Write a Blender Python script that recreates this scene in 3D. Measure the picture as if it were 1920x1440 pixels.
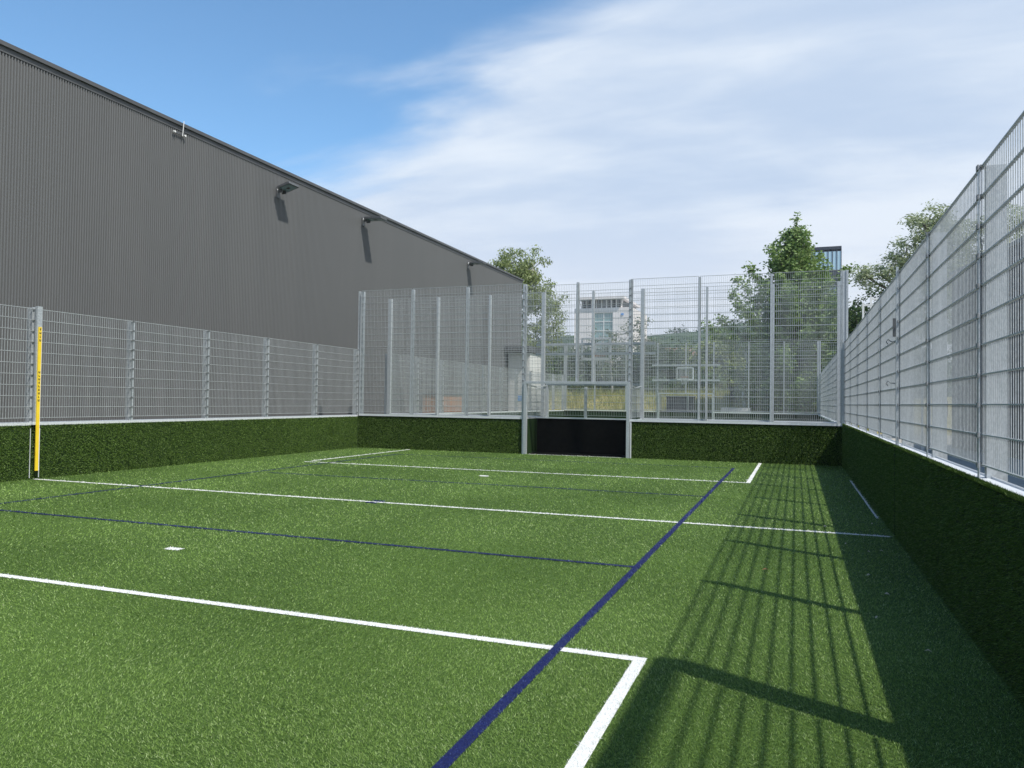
import bpy, math, random
import numpy as np
from mathutils import Vector, Matrix
random.seed(7); rng = np.random.default_rng(7)
sc = bpy.context.scene
for o in list(bpy.data.objects): bpy.data.objects.remove(o)
R = math.radians

# ------------------------------------------------------------------ camera
cam_d = bpy.data.cameras.new('camera'); cam = bpy.data.objects.new('camera', cam_d)
sc.collection.objects.link(cam); sc.camera = cam
cam_d.sensor_fit = 'HORIZONTAL'; cam_d.sensor_width = 36; cam_d.lens = 26.7342
cam_d.clip_end = 4000; cam_d.clip_start = 0.05
YAW, PITCH, ROLL = .357655, .0221804, .0132044
F = Vector((-math.sin(YAW)*math.cos(PITCH), math.cos(YAW)*math.cos(PITCH), math.sin(PITCH)))
RT = Vector((math.cos(YAW), math.sin(YAW), 0)); UP = RT.cross(F)
RR = RT*math.cos(ROLL) + UP*math.sin(ROLL); UU = UP*math.cos(ROLL) - RT*math.sin(ROLL)
M = Matrix(((RR.x, UU.x, -F.x, 0), (RR.y, UU.y, -F.y, 0), (RR.z, UU.z, -F.z, 0), (0, 0, 0, 1)))
cam.matrix_world = Matrix.Translation((0, 0, 1.55)) @ M

# ------------------------------------------------------------------ light
SUN_EL, SUN_X, SUN_Y = R(55.9), .891, -.455          # horizontal direction towards the sun
SUN_STR, SKY_STR, EXPO = 3.9, .125, .40
sd = bpy.data.lights.new('sun', 'SUN'); sd.energy = SUN_STR; sd.angle = R(.75); sd.color = (1, .955, .88)
sun = bpy.data.objects.new('sun', sd); sc.collection.objects.link(sun)
to_sun = Vector((SUN_X*math.cos(SUN_EL), SUN_Y*math.cos(SUN_EL), math.sin(SUN_EL)))
sun.rotation_euler = to_sun.to_track_quat('Z', 'Y').to_euler(); sun.location = (20, -10, 40)

W = bpy.data.worlds.new('World'); sc.world = W; W.use_nodes = True
nt = W.node_tree; nt.nodes.clear()
def N(nt, t, **kw):
    n = nt.nodes.new(t)
    for k, v in kw.items():
        if k.startswith('i_'): n.inputs[k[2:].replace('_', ' ')].default_value = v
        else: setattr(n, k, v)
    return n
def mth(nt, op, a, b=None, c=None, clamp=False):
    n = nt.nodes.new('ShaderNodeMath'); n.operation = op; n.use_clamp = clamp
    for i, x in enumerate((a, b, c)):
        if x is None: continue
        if isinstance(x, (int, float)): n.inputs[i].default_value = x
        else: nt.links.new(x, n.inputs[i])
    return n.outputs[0]
def mix(nt, f, a, b, blend='MIX'):
    n = nt.nodes.new('ShaderNodeMix'); n.data_type = 'RGBA'; n.blend_type = blend
    for s, x in ((n.inputs['Factor'], f), (n.inputs[6], a), (n.inputs[7], b)):
        if isinstance(x, (int, float)): s.default_value = x
        elif isinstance(x, tuple): s.default_value = (*x, 1) if len(x) == 3 else x
        else: nt.links.new(x, s)
    return n.outputs[2]
def ramp(nt, f, lo, hi, a=0., b=1., smooth=True):
    n = nt.nodes.new('ShaderNodeMapRange'); n.interpolation_type = 'SMOOTHSTEP' if smooth else 'LINEAR'
    n.inputs[1].default_value = lo; n.inputs[2].default_value = hi; n.inputs[3].default_value = a; n.inputs[4].default_value = b
    nt.links.new(f, n.inputs[0]); return n.outputs[0]
def noise(nt, vec, scale, detail=4, rough=.5, dist=0):
    n = nt.nodes.new('ShaderNodeTexNoise'); n.inputs['Scale'].default_value = scale; n.inputs['Detail'].default_value = detail
    n.inputs['Roughness'].default_value = rough; n.inputs['Distortion'].default_value = dist
    if vec is not None: nt.links.new(vec, n.inputs['Vector'])
    return n.outputs['Fac']
def mapping(nt, vec, scale=(1, 1, 1), rot=(0, 0, 0), loc=(0, 0, 0)):
    n = nt.nodes.new('ShaderNodeMapping'); n.inputs['Scale'].default_value = scale
    n.inputs['Rotation'].default_value = rot; n.inputs['Location'].default_value = loc
    nt.links.new(vec, n.inputs['Vector']); return n.outputs['Vector']

sky = N(nt, 'ShaderNodeTexSky'); sky.sky_type = 'NISHITA'; sky.sun_disc = False
sky.sun_elevation = SUN_EL; sky.sun_rotation = math.atan2(SUN_X, SUN_Y)
sky.air_density = 1.0; sky.dust_density = .6; sky.ozone_density = 2.2; sky.altitude = 400
tc = N(nt, 'ShaderNodeTexCoord'); sep = N(nt, 'ShaderNodeSeparateXYZ'); nt.links.new(tc.outputs['Generated'], sep.inputs[0])
dx, dy, dz = sep.outputs
zz = mth(nt, 'ADD', mth(nt, 'MAXIMUM', dz, 0.0), .16)
cmb = N(nt, 'ShaderNodeCombineXYZ'); nt.links.new(mth(nt, 'DIVIDE', dx, zz), cmb.inputs[0]); nt.links.new(mth(nt, 'DIVIDE', dy, zz), cmb.inputs[1])
P = cmb.outputs[0]
wisp = noise(nt, mapping(nt, P, (.75, 1.6, 1), (0, 0, R(38)), (3.1, 1.7, 0)), 1.15, 9, .52, .55)
fine = noise(nt, mapping(nt, P, (.9, 2.2, 1), (0, 0, R(30)), (7, 2, 0)), 3.0, 8, .58, .3)
big = noise(nt, mapping(nt, P, (1, 1, 1), (0, 0, 0), (1.3, 5.2, 0)), .55, 3, .5, .2)
# the bank of cirrus fills the sky to the right of this great circle
CN = (.755, .075, 1.18)          # weights of direction x, y, z
CO = 0.0
side = mth(nt, 'ADD', mth(nt, 'ADD', mth(nt, 'MULTIPLY', dx, CN[0]), mth(nt, 'MULTIPLY', dy, CN[1])), mth(nt, 'ADD', mth(nt, 'MULTIPLY', dz, -CN[2]), CO))
low = ramp(nt, dz, .02, .36, .26, 0)
bias = mth(nt, 'ADD', ramp(nt, side, -.86, -.50, -.46, .42, True), low)
cov = mth(nt, 'ADD', mth(nt, 'ADD', mth(nt, 'MULTIPLY', wisp, 1.05), mth(nt, 'MULTIPLY', fine, .32)), bias)
mask = ramp(nt, cov, .42, .98, 0, .97)
shade = mth(nt, 'ADD', mth(nt, 'MULTIPLY', big, .5), mth(nt, 'ADD', mth(nt, 'MULTIPLY', wisp, .45), mth(nt, 'MULTIPLY', fine, .2)))
CLB = 1/SKY_STR
ccol = mix(nt, ramp(nt, shade, .46, .68), tuple(c*CLB for c in (.42, .515, .66)), tuple(c*CLB for c in (.63, .69, .765)))
ccol = mix(nt, ramp(nt, dz, .08, .30, .65, 0), ccol, tuple(c*CLB for c in (.66, .68, .73)))
SKYC = mix(nt, 1.0, sky.outputs[0], (.90, 1.19, 1.26), 'MULTIPLY')
col = mix(nt, mask, SKYC, ccol)
bg = N(nt, 'ShaderNodeBackground'); bg.inputs['Strength'].default_value = SKY_STR
nt.links.new(col, bg.inputs['Color']); out = N(nt, 'ShaderNodeOutputWorld'); nt.links.new(bg.outputs[0], out.inputs[0])

vs = sc.view_settings; vs.view_transform = 'Standard'; vs.look = 'None'; vs.exposure = EXPO; vs.gamma = 1; vs.use_curve_mapping = False
sc.render.engine = 'CYCLES'; sc.cycles.max_bounces = 6; sc.cycles.diffuse_bounces = 3; sc.cycles.transparent_max_bounces = 8

# ------------------------------------------------------------------ helpers
C = sc.collection
class MB:
    def __init__(s): s.v = []; s.f = []
    def box(s, x0, x1, y0, y1, z0, z1):
        n = len(s.v); s.v += [(x0,y0,z0),(x1,y0,z0),(x1,y1,z0),(x0,y1,z0),(x0,y0,z1),(x1,y0,z1),(x1,y1,z1),(x0,y1,z1)]
        s.f += [(n,n+3,n+2,n+1),(n+4,n+5,n+6,n+7),(n,n+1,n+5,n+4),(n+1,n+2,n+6,n+5),(n+2,n+3,n+7,n+6),(n+3,n,n+4,n+7)]; return s
    def bar(s, a, b, w, h=None, up=(0,0,1)):
        a = Vector(a); b = Vector(b); h = h or w; d = (b-a).normalized(); u = Vector(up)
        if abs(d.dot(u)) > .98: u = Vector((0,1,0))
        l = d.cross(u).normalized(); u = l.cross(d); n = len(s.v)
        for p in (a, b):
            for i, j in ((-1,-1),(1,-1),(1,1),(-1,1)): s.v.append(tuple(p + l*(w/2*i) + u*(h/2*j)))
        s.f += [(n,n+1,n+5,n+4),(n+1,n+2,n+6,n+5),(n+2,n+3,n+7,n+6),(n+3,n,n+4,n+7),(n+3,n+2,n+1,n),(n+4,n+5,n+6,n+7)]; return s
    def tube(s, pts, rad, k=8, cap=True):
        rings = []; pts = [Vector(p) for p in pts]
        if isinstance(rad, (int, float)): rad = [rad]*len(pts)
        for i, p in enumerate(pts):
            d = (pts[min(i+1, len(pts)-1)] - pts[max(i-1, 0)]).normalized()
            u = Vector((0,0,1)) if abs(d.z) < .9 else Vector((1,0,0)); l = d.cross(u).normalized(); u = l.cross(d)
            n = len(s.v); rings.append(n)
            for j in range(k):
                a = 2*math.pi*j/k; s.v.append(tuple(p + l*(rad[i]*math.cos(a)) + u*(rad[i]*math.sin(a))))
        for a, b in zip(rings, rings[1:]):
            for j in range(k): s.f.append((a+j, a+(j+1)%k, b+(j+1)%k, b+j))
        if cap: s.f.append(tuple(rings[0]+j for j in range(k-1, -1, -1))); s.f.append(tuple(rings[-1]+j for j in range(k)))
        return s
    def mesh(s, name, m):
        me = bpy.data.meshes.new(name); me.from_pydata(s.v, [], s.f); me.update()
        if m: me.materials.append(m)
        return me
def link(name, me, parent=None, loc=(0,0,0), rz=0, kind=None, label=None):
    o = bpy.data.objects.new(name, me); C.objects.link(o); o.parent = parent; o.location = loc; o.rotation_euler = (0,0,rz)
    if kind: o['kind'] = kind
    if label: o['label'] = label
    return o
def thing(name, label, cat, loc=(0,0,0), rz=0, group=None):
    o = link(name, None, None, loc, rz); o['label'] = label; o['category'] = cat
    if group: o['group'] = group
    return o
def tag(o, label, cat, group=None):
    o['label'] = label; o['category'] = cat
    if group: o['group'] = group
    return o
def copy_tree(o, parent=None):
    c = o.copy(); C.objects.link(c)
    if parent is not None: c.parent = parent
    for ch in o.children: copy_tree(ch, c)
    return c

def npmesh(name, verts, faces_n, m):      # verts (n,3), triangles made of consecutive triples / quads of consecutive fours
    me = bpy.data.meshes.new(name); nv = len(verts); nf = nv//faces_n
    me.vertices.add(nv); me.vertices.foreach_set('co', verts.astype(np.float32).ravel())
    me.loops.add(nv); me.loops.foreach_set('vertex_index', np.arange(nv, dtype=np.int32))
    me.polygons.add(nf); me.polygons.foreach_set('loop_start', np.arange(0, nv, faces_n, dtype=np.int32))
    me.update(calc_edges=True); me.materials.append(m); return me

def blades(base, h, w, lean, normal=(0,0,1)):
    """one triangle per fibre. base (n,3), h,w arrays, lean (n,3) offset of the tip"""
    n = len(base); nrm = np.array(normal, float)
    a = rng.uniform(0, 2*np.pi, n)
    t = np.array([1., 0, 0]) if abs(nrm[0]) < .9 else np.array([0., 1, 0]); b2 = np.cross(nrm, t)
    side = (np.cos(a)[:, None]*t + np.sin(a)[:, None]*b2) * (w/2)[:, None]
    tip = base + nrm*h[:, None] + lean
    return np.stack([base - side, base + side, tip], 1).reshape(-1, 3)

# ------------------------------------------------------------------ materials
def mat(name, base=(.5,.5,.5), rough=.6, metal=0., spec=.5):
    m = bpy.data.materials.new(name); m.use_nodes = True; b = m.node_tree.nodes['Principled BSDF']
    b.inputs['Base Color'].default_value = (*base, 1); b.inputs['Roughness'].default_value = rough
    b.inputs['Metallic'].default_value = metal; b.inputs['Specular IOR Level'].default_value = spec
    return m, m.node_tree, b
def pos(nt): return nt.nodes.new('ShaderNodeNewGeometry').outputs['Position']
def bump(nt, b, h, strength, dist=.01):
    n = nt.nodes.new('ShaderNodeBump'); n.inputs['Strength'].default_value = strength; n.inputs['Distance'].default_value = dist
    nt.links.new(h, n.inputs['Height']); nt.links.new(n.outputs[0], b.inputs['Normal'])
def mottled(name, c1, c2, scale, rough=.7, metal=0, detail=5, bmp=0, bs=None, spec=.4):
    m, nt, b = mat(name, c1, rough, metal, spec); p = pos(nt)
    f = noise(nt, p, scale, detail, .6); nt.links.new(mix(nt, ramp(nt, f, .3, .7), c1, c2), b.inputs['Base Color'])
    if bmp: bump(nt, b, noise(nt, p, bs or scale*3, 4, .6), bmp)
    return m

def turf_mat(name, c1, c2, c3, rough=.5, transl=.25):
    m, nt, b = mat(name, c1, rough, 0, .18)
    g = nt.nodes.new('ShaderNodeNewGeometry'); rnd = g.outputs['Random Per Island']
    c = mix(nt, ramp(nt, rnd, 0, .6, smooth=False), c1, c2); c = mix(nt, ramp(nt, rnd, .82, 1, smooth=False), c, c3)
    lp = noise(nt, g.outputs['Position'], .55, 3, .5, .4)
    c = mix(nt, ramp(nt, lp, .3, .7, .0, .22), c, tuple(x*1.5 for x in c2))
    nt.links.new(c, b.inputs['Base Color'])
    tr = nt.nodes.new('ShaderNodeBsdfTranslucent'); nt.links.new(c, tr.inputs[0])
    ms = nt.nodes.new('ShaderNodeMixShader'); ms.inputs[0].default_value = transl
    nt.links.new(b.outputs[0], ms.inputs[1]); nt.links.new(tr.outputs[0], ms.inputs[2])
    nt.links.new(ms.outputs[0], nt.nodes['Material Output'].inputs[0]); return m
M_TURF = turf_mat('turf_fibres', (.030,.078,.009), (.20,.315,.072), (.45,.55,.27), .5)
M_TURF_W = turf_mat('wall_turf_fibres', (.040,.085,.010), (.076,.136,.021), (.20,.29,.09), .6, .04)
M_WHITE_F = turf_mat('white_fibres', (.60,.61,.60), (.74,.745,.73), (.82,.82,.81), .5)
M_BLUE_F = turf_mat('blue_fibres', (.002,.006,.060), (.003,.012,.11), (.16,.23,.50), .5, .1)

def turfbase(name, c1, c2, stripe=False):
    m, nt, b = mat(name, c1, .85, 0, .2); p = pos(nt)
    f = noise(nt, p, 55, 6, .75); c = mix(nt, ramp(nt, f, .38, .62), c1, c2)
    c = mix(nt, ramp(nt, noise(nt, p, .5, 3), .35, .7, 0, .25), c, tuple(x*1.4 for x in c2))
    nt.links.new(c, b.inputs['Base Color']); bump(nt, b, noise(nt, p, 120, 3, .7), .6, .01); return m
M_TBASE = turfbase('turf_backing', (.018,.045,.006), (.085,.145,.030))
M_TFAR = turfbase('far_turf', (.09,.165,.036), (.15,.24,.06))
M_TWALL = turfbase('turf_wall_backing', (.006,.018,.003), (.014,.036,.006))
M_LWHITE = mottled('white_line_backing', (.62,.63,.60), (.78,.78,.76), 60)
M_LBLUE = mottled('blue_line_backing', (.002,.005,.045), (.003,.009,.08), 60)

def galv(name, c1, c2, metal=.35, rough=.42):
    m, nt, b = mat(name, c1, rough, metal, .5); p = pos(nt)
    f = noise(nt, p, 38, 3, .6, .5); c = mix(nt, ramp(nt, f, .35, .65), c1, c2)
    f2 = noise(nt, mapping(nt, p, (1,1,.2)), 5, 4, .6); c = mix(nt, ramp(nt, f2, .45, .75, 0, .25), c, (.75,.78,.8))
    nt.links.new(c, b.inputs['Base Color']); nt.links.new(ramp(nt, f, .3, .7, rough-.08, rough+.14), b.inputs['Roughness']); return m
M_GALV = galv('galvanised_steel', (.38,.415,.44), (.50,.535,.56))
M_WIRE = galv('galvanised_wire', (.37,.40,.415), (.47,.50,.515), .25, .42)
M_ALU = galv('pale_rail_metal', (.62,.65,.68), (.72,.75,.78), .2, .38)
M_DKST = galv('weathered_bolt_steel', (.16,.17,.18), (.24,.25,.26), .4, .5)

# hall cladding: anthracite coated sheet, slight differences between sheets and faint run marks
M_CLAD, nt, b = mat('corrugated_grey_cladding', (.13,.128,.125), .5, .1, .45); p = pos(nt)
sp = nt.nodes.new('ShaderNodeSeparateXYZ'); nt.links.new(p, sp.inputs[0])
wn = nt.nodes.new('ShaderNodeTexWhiteNoise'); wn.noise_dimensions = '1D'
nt.links.new(mth(nt, 'FLOOR', mth(nt, 'DIVIDE', sp.outputs[1], 1.04)), wn.inputs['W'])
c = mix(nt, ramp(nt, wn.outputs[0], 0, 1, 0, .35), (.128,.132,.134), (.140,.143,.145))
c = mix(nt, ramp(nt, noise(nt, mapping(nt, p, (1, 1, .12)), 1.4, 5, .6), .45, .75, 0, .3), c, (.156,.158,.158))
nt.links.new(c, b.inputs['Base Color'])
M_COPE = mottled('dark_coping', (.075,.078,.082), (.10,.104,.108), 2, .45, .2)
M_DARK = mottled('shade_black_rubber', (.003,.0035,.003), (.006,.0065,.0055), 8, .9, spec=.1)  # dark rubber with the goal recess's shade put into its colour
M_ROOF = mottled('flat_roof', (.16,.16,.16), (.22,.22,.21), 2, .9)
M_ASPH = mottled('pale_concrete_paving', (.30,.285,.255), (.40,.38,.34), 3, .9, 0, 8, .3, 60)
M_GROUND = mottled('gravelly_ground', (.13,.135,.085), (.19,.18,.12), .35, .95, 0, 8)
M_HILL = None
M_YEL = mottled('yellow_strip', (.80,.55,.02), (.86,.62,.04), 6, .45)
M_BLK = mottled('black_print', (.012,.012,.012), (.02,.02,.02), 20, .6)
M_WPL = mottled('white_plastic', (.70,.71,.70), (.8,.8,.79), 9, .5)
M_LAMPB = mottled('lamp_housing', (.10,.105,.11), (.14,.145,.15), 12, .45, .4)
M_WHT = mottled('white_painted_steel', (.72,.72,.70), (.8,.8,.78), 5, .45)
M_GARAGE = mottled('light_grey_shutter', (.60,.60,.58), (.66,.66,.64), 2, .6)
M_BLUEP = mottled('blue_sticker', (.06,.25,.62), (.09,.3,.7), 12, .5)
M_RUST = mottled('rust_brown_board', (.27,.14,.08), (.36,.19,.11), 3, .8)
M_PURP, nt, b = mat('aubergine_cladding', (.035,.026,.036), .55, .1, .4); p = pos(nt)
nt.links.new(mix(nt, ramp(nt, noise(nt, p, 1.5, 4), .3, .7), (.030,.022,.030), (.045,.034,.046)), b.inputs['Base Color'])
def glass(name, c, r=.06):
    m, nt, b = mat(name, c, r, .0, .9); p = pos(nt)
    nt.links.new(mix(nt, noise(nt, p, .25, 3), c, tuple(x*1.5 for x in c)), b.inputs['Base Color']); return m
M_GLASS = glass('window_glass', (.12,.18,.22)); M_GLASSB = glass('sky_blue_glass', (.30,.45,.55)); M_GLASST = glass('teal_glazing', (.16,.26,.27), .15)
M_TOWER = mottled('dark_tower_cladding', (.035,.045,.06), (.05,.062,.08), .2, .4, .2)
M_CREAM = mottled('pale_render', (.74,.70,.69), (.80,.76,.75), .15, .85)
M_LOGG = mottled('dark_loggia', (.05,.05,.055), (.07,.07,.075), .4, .8)
M_TILE = mottled('red_roof_tiles', (.22,.12,.09), (.29,.17,.125), 1.2, .85)
M_BEIGE = mottled('beige_render', (.50,.44,.33), (.58,.52,.40), .5, .85)
M_CRATE = mottled('dark_grey_crate', (.05,.055,.065), (.08,.085,.095), 3, .6)
M_BARK = mottled('bark', (.10,.085,.065), (.17,.145,.115), 9, .9, 0, 6, .5, 30)
M_BIRCH = mottled('pale_bark', (.30,.29,.27), (.46,.45,.42), 5, .85, 0, 6, .3, 25)

def leafmat(name, c1, c2, c3, transl=.35, rough=.5):
    m, nt, b = mat(name, c1, rough, 0, .35); g = nt.nodes.new('ShaderNodeNewGeometry'); rnd = g.outputs['Random Per Island']
    c = mix(nt, ramp(nt, rnd, 0, .7, smooth=False), c1, c2); c = mix(nt, ramp(nt, rnd, .8, 1, smooth=False), c, c3)
    nt.links.new(c, b.inputs['Base Color'])
    tr = nt.nodes.new('ShaderNodeBsdfTranslucent'); nt.links.new(c, tr.inputs[0])
    ms = nt.nodes.new('ShaderNodeMixShader'); ms.inputs[0].default_value = transl
    nt.links.new(b.outputs[0], ms.inputs[1]); nt.links.new(tr.outputs[0], ms.inputs[2])
    nt.links.new(ms.outputs[0], nt.nodes['Material Output'].inputs[0]); return m
L_BIRCH = leafmat('birch_leaves', (.17,.22,.07), (.25,.31,.11), (.40,.46,.24))
L_HORN = leafmat('hornbeam_leaves', (.11,.19,.045), (.20,.30,.085), (.40,.50,.23))
L_WILL = leafmat('silver_willow_leaves', (.25,.31,.16), (.37,.42,.24), (.56,.60,.42))
L_DARK = leafmat('dark_leaves', (.025,.055,.018), (.05,.095,.03), (.10,.17,.06))
L_MID = leafmat('mid_leaves', (.045,.09,.028), (.08,.14,.045), (.18,.27,.11))
L_GREY = leafmat('grey_green_leaves', (.12,.15,.10), (.19,.23,.15), (.36,.40,.30))
L_DRY = leafmat('dry_grass', (.24,.25,.08), (.33,.33,.13), (.28,.36,.10), .3, .7)

# ------------------------------------------------------------------ setting: ground, hills
XL, XR, Y0, Y1, Y2, Y3 = -13.09, 1.115, -1.2, 21.06, 23.0, 44.1
g = MB(); g.v = [(-900,-300,-.03),(900,-300,-.03),(900,1500,-.03),(-900,1500,-.03)]; g.f = [(0,1,2,3)]
link('ground', g.mesh('ground', M_GROUND), kind='structure')
g = MB(); g.v = [(XL-2.4,-30,-.02),(34,-30,-.02),(34,47,-.02),(XL-2.4,47,-.02)]; g.f = [(0,1,2,3)]
link('paved_ground', g.mesh('paved_ground', M_ASPH), kind='structure')
g = MB(); g.v = [(XL,Y0,0),(XR,Y0,0),(XR,Y1+1,0),(XL,Y1+1,0)]; g.f = [(0,1,2,3)]
link('turf_pitch', g.mesh('turf_pitch', M_TBASE), kind='structure')
g = MB(); g.v = [(XL,Y2-.95,0),(XR,Y2-.95,0),(XR,Y3,0),(XL,Y3,0)]; g.f = [(0,1,2,3)]
link('far_turf_pitch', g.mesh('far_turf_pitch', M_TFAR), kind='structure')

def grid(name, x0, x1, nx, ys, fz, m):
    g = MB(); xs = [x0+(x1-x0)*i/nx for i in range(nx+1)]
    for y in ys:
        for x in xs: g.v.append((x, y, fz(x, y)))
    for j in range(len(ys)-1):
        for i in range(nx): a = j*(nx+1)+i; g.f.append((a, a+1, a+nx+2, a+nx+1))
    me = g.mesh(name, m)
    for pl in me.polygons: pl.use_smooth = True
    return me
def sstep(t): t = max(0, min(1, t)); return t*t*(3-2*t)
def hillz(x, y):
    az = x/y
    ridge = 42.5 + 8*sstep((az+.14)/.09) - 26*sstep((az+.045)/.10) + 1.2*math.sin(az*41+1) - 12*sstep((-az-.25)/.4)
    return -1 + ridge*sstep((y-95)/385) + .8*math.sin(x*.05)*math.sin(y*.03)
M_HILL, nt, b = mat('hill_meadow_and_vines', (.07,.12,.04), .95, 0, .1); p = pos(nt)
c = mix(nt, ramp(nt, noise(nt, p, .012, 4, .6), .4, .6), (.055,.092,.042), (.09,.125,.055))
rowv = nt.nodes.new('ShaderNodeTexWave'); rowv.inputs['Scale'].default_value = .09; nt.links.new(p, rowv.inputs[0])
c = mix(nt, mth(nt, 'MULTIPLY', rowv.outputs['Fac'], .3), c, (.05,.09,.04))
c = mix(nt, ramp(nt, noise(nt, p, .05, 6, .75), .46, .54), c, (.026,.048,.024))
nt.links.new(c, b.inputs['Base Color'])
link('hill', grid('hill', -420, 320, 74, [95+i*15 for i in range(45)], hillz, M_HILL), kind='structure')

def bankz(x, y): return -.02 + 2.1*sstep((y-47.5)/8.5) + .12*math.sin(x*.8)*math.sin(y*.7)
M_BANK = mottled('dry_bank_soil', (.22,.20,.08), (.33,.28,.11), 1.5, .95)
link('grass_bank', grid('grass_bank', -30, 22, 52, [47.2+i*.6 for i in range(40)], bankz, M_BANK), kind='structure')
n = 26000
bx = rng.uniform(-20, 4, n); by = rng.uniform(47.3, 58, n); bz = np.array([bankz(a, c_) for a, c_ in zip(bx, by)])
tuft = .5+.5*np.sin(bx*2.1+np.sin(by*1.7)*2)
bh = rng.uniform(.15, .5, n)*(.5+tuft); vv = blades(np.c_[bx, by, bz], bh, rng.uniform(.02,.05,n), rng.normal(0,.1,(n,3)))
link('tall_dry_grass', npmesh('tall_dry_grass', vv, 3, L_DRY), kind='stuff')

# ------------------------------------------------------------------ turf fibres and lines
XB, XBL, XW = -1.394, -10.52, -.872
LW = .075
lines = []      # (colour, x0,x1,y0,y1, label)
def L(*a): lines.append(a)
XWL = -11.2
L('w', XWL, XW+LW/2, 4.60-LW/2, 4.60+LW/2, 'white line across the near end of the penalty area, widest of the white cross lines')
L('w', XW-LW/2, XW+LW/2, 1.0, 4.60-LW/2, 'white side line of the near penalty area, in the bottom foreground beside the blue line')
L('w', XL+.02, XR-.07, 10.03-LW/2, 10.03+LW/2, 'white halfway line running from wall to wall')
L('w', XWL, XW+LW/2, 15.64-LW/2, 15.64+LW/2, 'white front line of the far penalty area')
L('w', XW-LW/2, XW+LW/2, 15.64+LW/2, 20.98, 'short white side line of the far penalty area, ending at the dark end wall beside the blue line')
L('w', XWL-LW/2, XWL+LW/2, 15.9, 20.98, 'white side line of the far penalty area near the left wall')
L('w', -7.32, -4.48, 20.99, 21.05, 'white goal line between the two posts of the goal')
L('w', 1.04, 1.068, 11.56, 17.07, 'thin white line in the shade along the foot of the right wall')
L('w', -6.0, -5.82, 6.02, 6.12, 'white penalty spot between the near blue line and the near white line')
L('w', -6.06, -5.88, 14.37, 14.47, 'white penalty spot in front of the far goal')
BW = .065
L('b', XB-BW/2, XB+BW/2, 1.0, 19.05, 'long dark blue side line running away along the right of the pitch')
L('b', XBL-BW/2, XBL+BW/2, 4.0, 19.05, 'dark blue side line on the left half of the pitch')
L('b', XBL, XB-BW/2, 7.14-.03, 7.14+.03, 'dark blue cross line in front of the halfway line')
L('b', XBL+.3, XB-BW/2, 13.0-.03, 13.0+.03, 'dark blue cross line just beyond the halfway line')
L('b', XBL+BW/2, XB-BW/2, 19.0-.025, 19.0+.025, 'faint dark blue cross line closest to the goal')
L('b', -6.0, -5.82, 10.08, 10.17, 'small dark blue dash touching the far edge of the halfway line')
L('b', -6.02, -5.84, 9.90, 9.98, 'small dark blue dash touching the near edge of the halfway line')
def cam_ok(x, y, m=.55):
    # horizontal frustum with a margin
    r = x*RR.x + y*RR.y; f = x*F.x + y*F.y
    return (np.abs(r) < f*.6735 + m) & (f > 1.8)
def sample(x0, x1, y0, y1, dens, margin=.55):
    """points with density falling with distance so that each pixel sees about the same number of fibres"""
    pts = []
    yy = y0
    while yy < y1:
        step = min(max(.12, yy*.05), y1-yy)
        n0 = int(round((x1-x0)*step*dens(max(yy, 2.6))))
        x = rng.uniform(x0, x1, n0); y = rng.uniform(yy, yy+step, n0)
        d = np.hypot(x, y); keep = rng.uniform(0, 1, n0) < np.minimum(1, (dens(np.maximum(d, 2.6))/dens(max(yy, 2.6))))
        k = keep & cam_ok(x, y, margin); pts.append(np.c_[x[k], y[k]]); yy += step
    return np.concatenate(pts) if pts else np.zeros((0, 2))
dens = lambda d: np.minimum(26000, 26000*(3.6/d)**2.6)
def turf_blades(P2, m, name, hk=1., wk=1.):
    n = len(P2); d = np.hypot(P2[:,0], P2[:,1])
    h = np.minimum(.021, .0065+.0010*d)*rng.uniform(.6, 1.25, n)*hk
    w = np.maximum(.0023, d/1200)*rng.uniform(.7, 1.3, n)*wk
    # the pile is brushed one way here, another way there
    fx = .45*np.sin(P2[:,0]*1.3+1.1*np.sin(P2[:,1]*.9)) + .35*np.sin(P2[:,1]*2.3+P2[:,0]*.7); fy = .45*np.cos(P2[:,1]*1.1-P2[:,0]*.8)+.3*np.sin(P2[:,0]*3.1)
    lean = np.c_[(fx+rng.normal(0,.95,n))*h*.8, (fy+rng.normal(0,.95,n))*h*.8, np.zeros(n)]
    return npmesh(name, blades(np.c_[P2, np.full(n, .001)], h, w, lean), 3, m)
PG = sample(XL+.02, XR-.02, 2.0, Y1-.02, dens)
keep = np.ones(len(PG), bool)
for (_, x0, x1, y0, y1, _l) in lines:
    jx = rng.normal(0, .0035, len(PG)); jy = rng.normal(0, .0035, len(PG))
    keep &= ~((PG[:,0] > x0+jx) & (PG[:,0] < x1+jx) & (PG[:,1] > y0+jy) & (PG[:,1] < y1+jy))
link('turf_grass', turf_blades(PG[keep], M_TURF, 'turf_grass'), kind='stuff')
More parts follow.
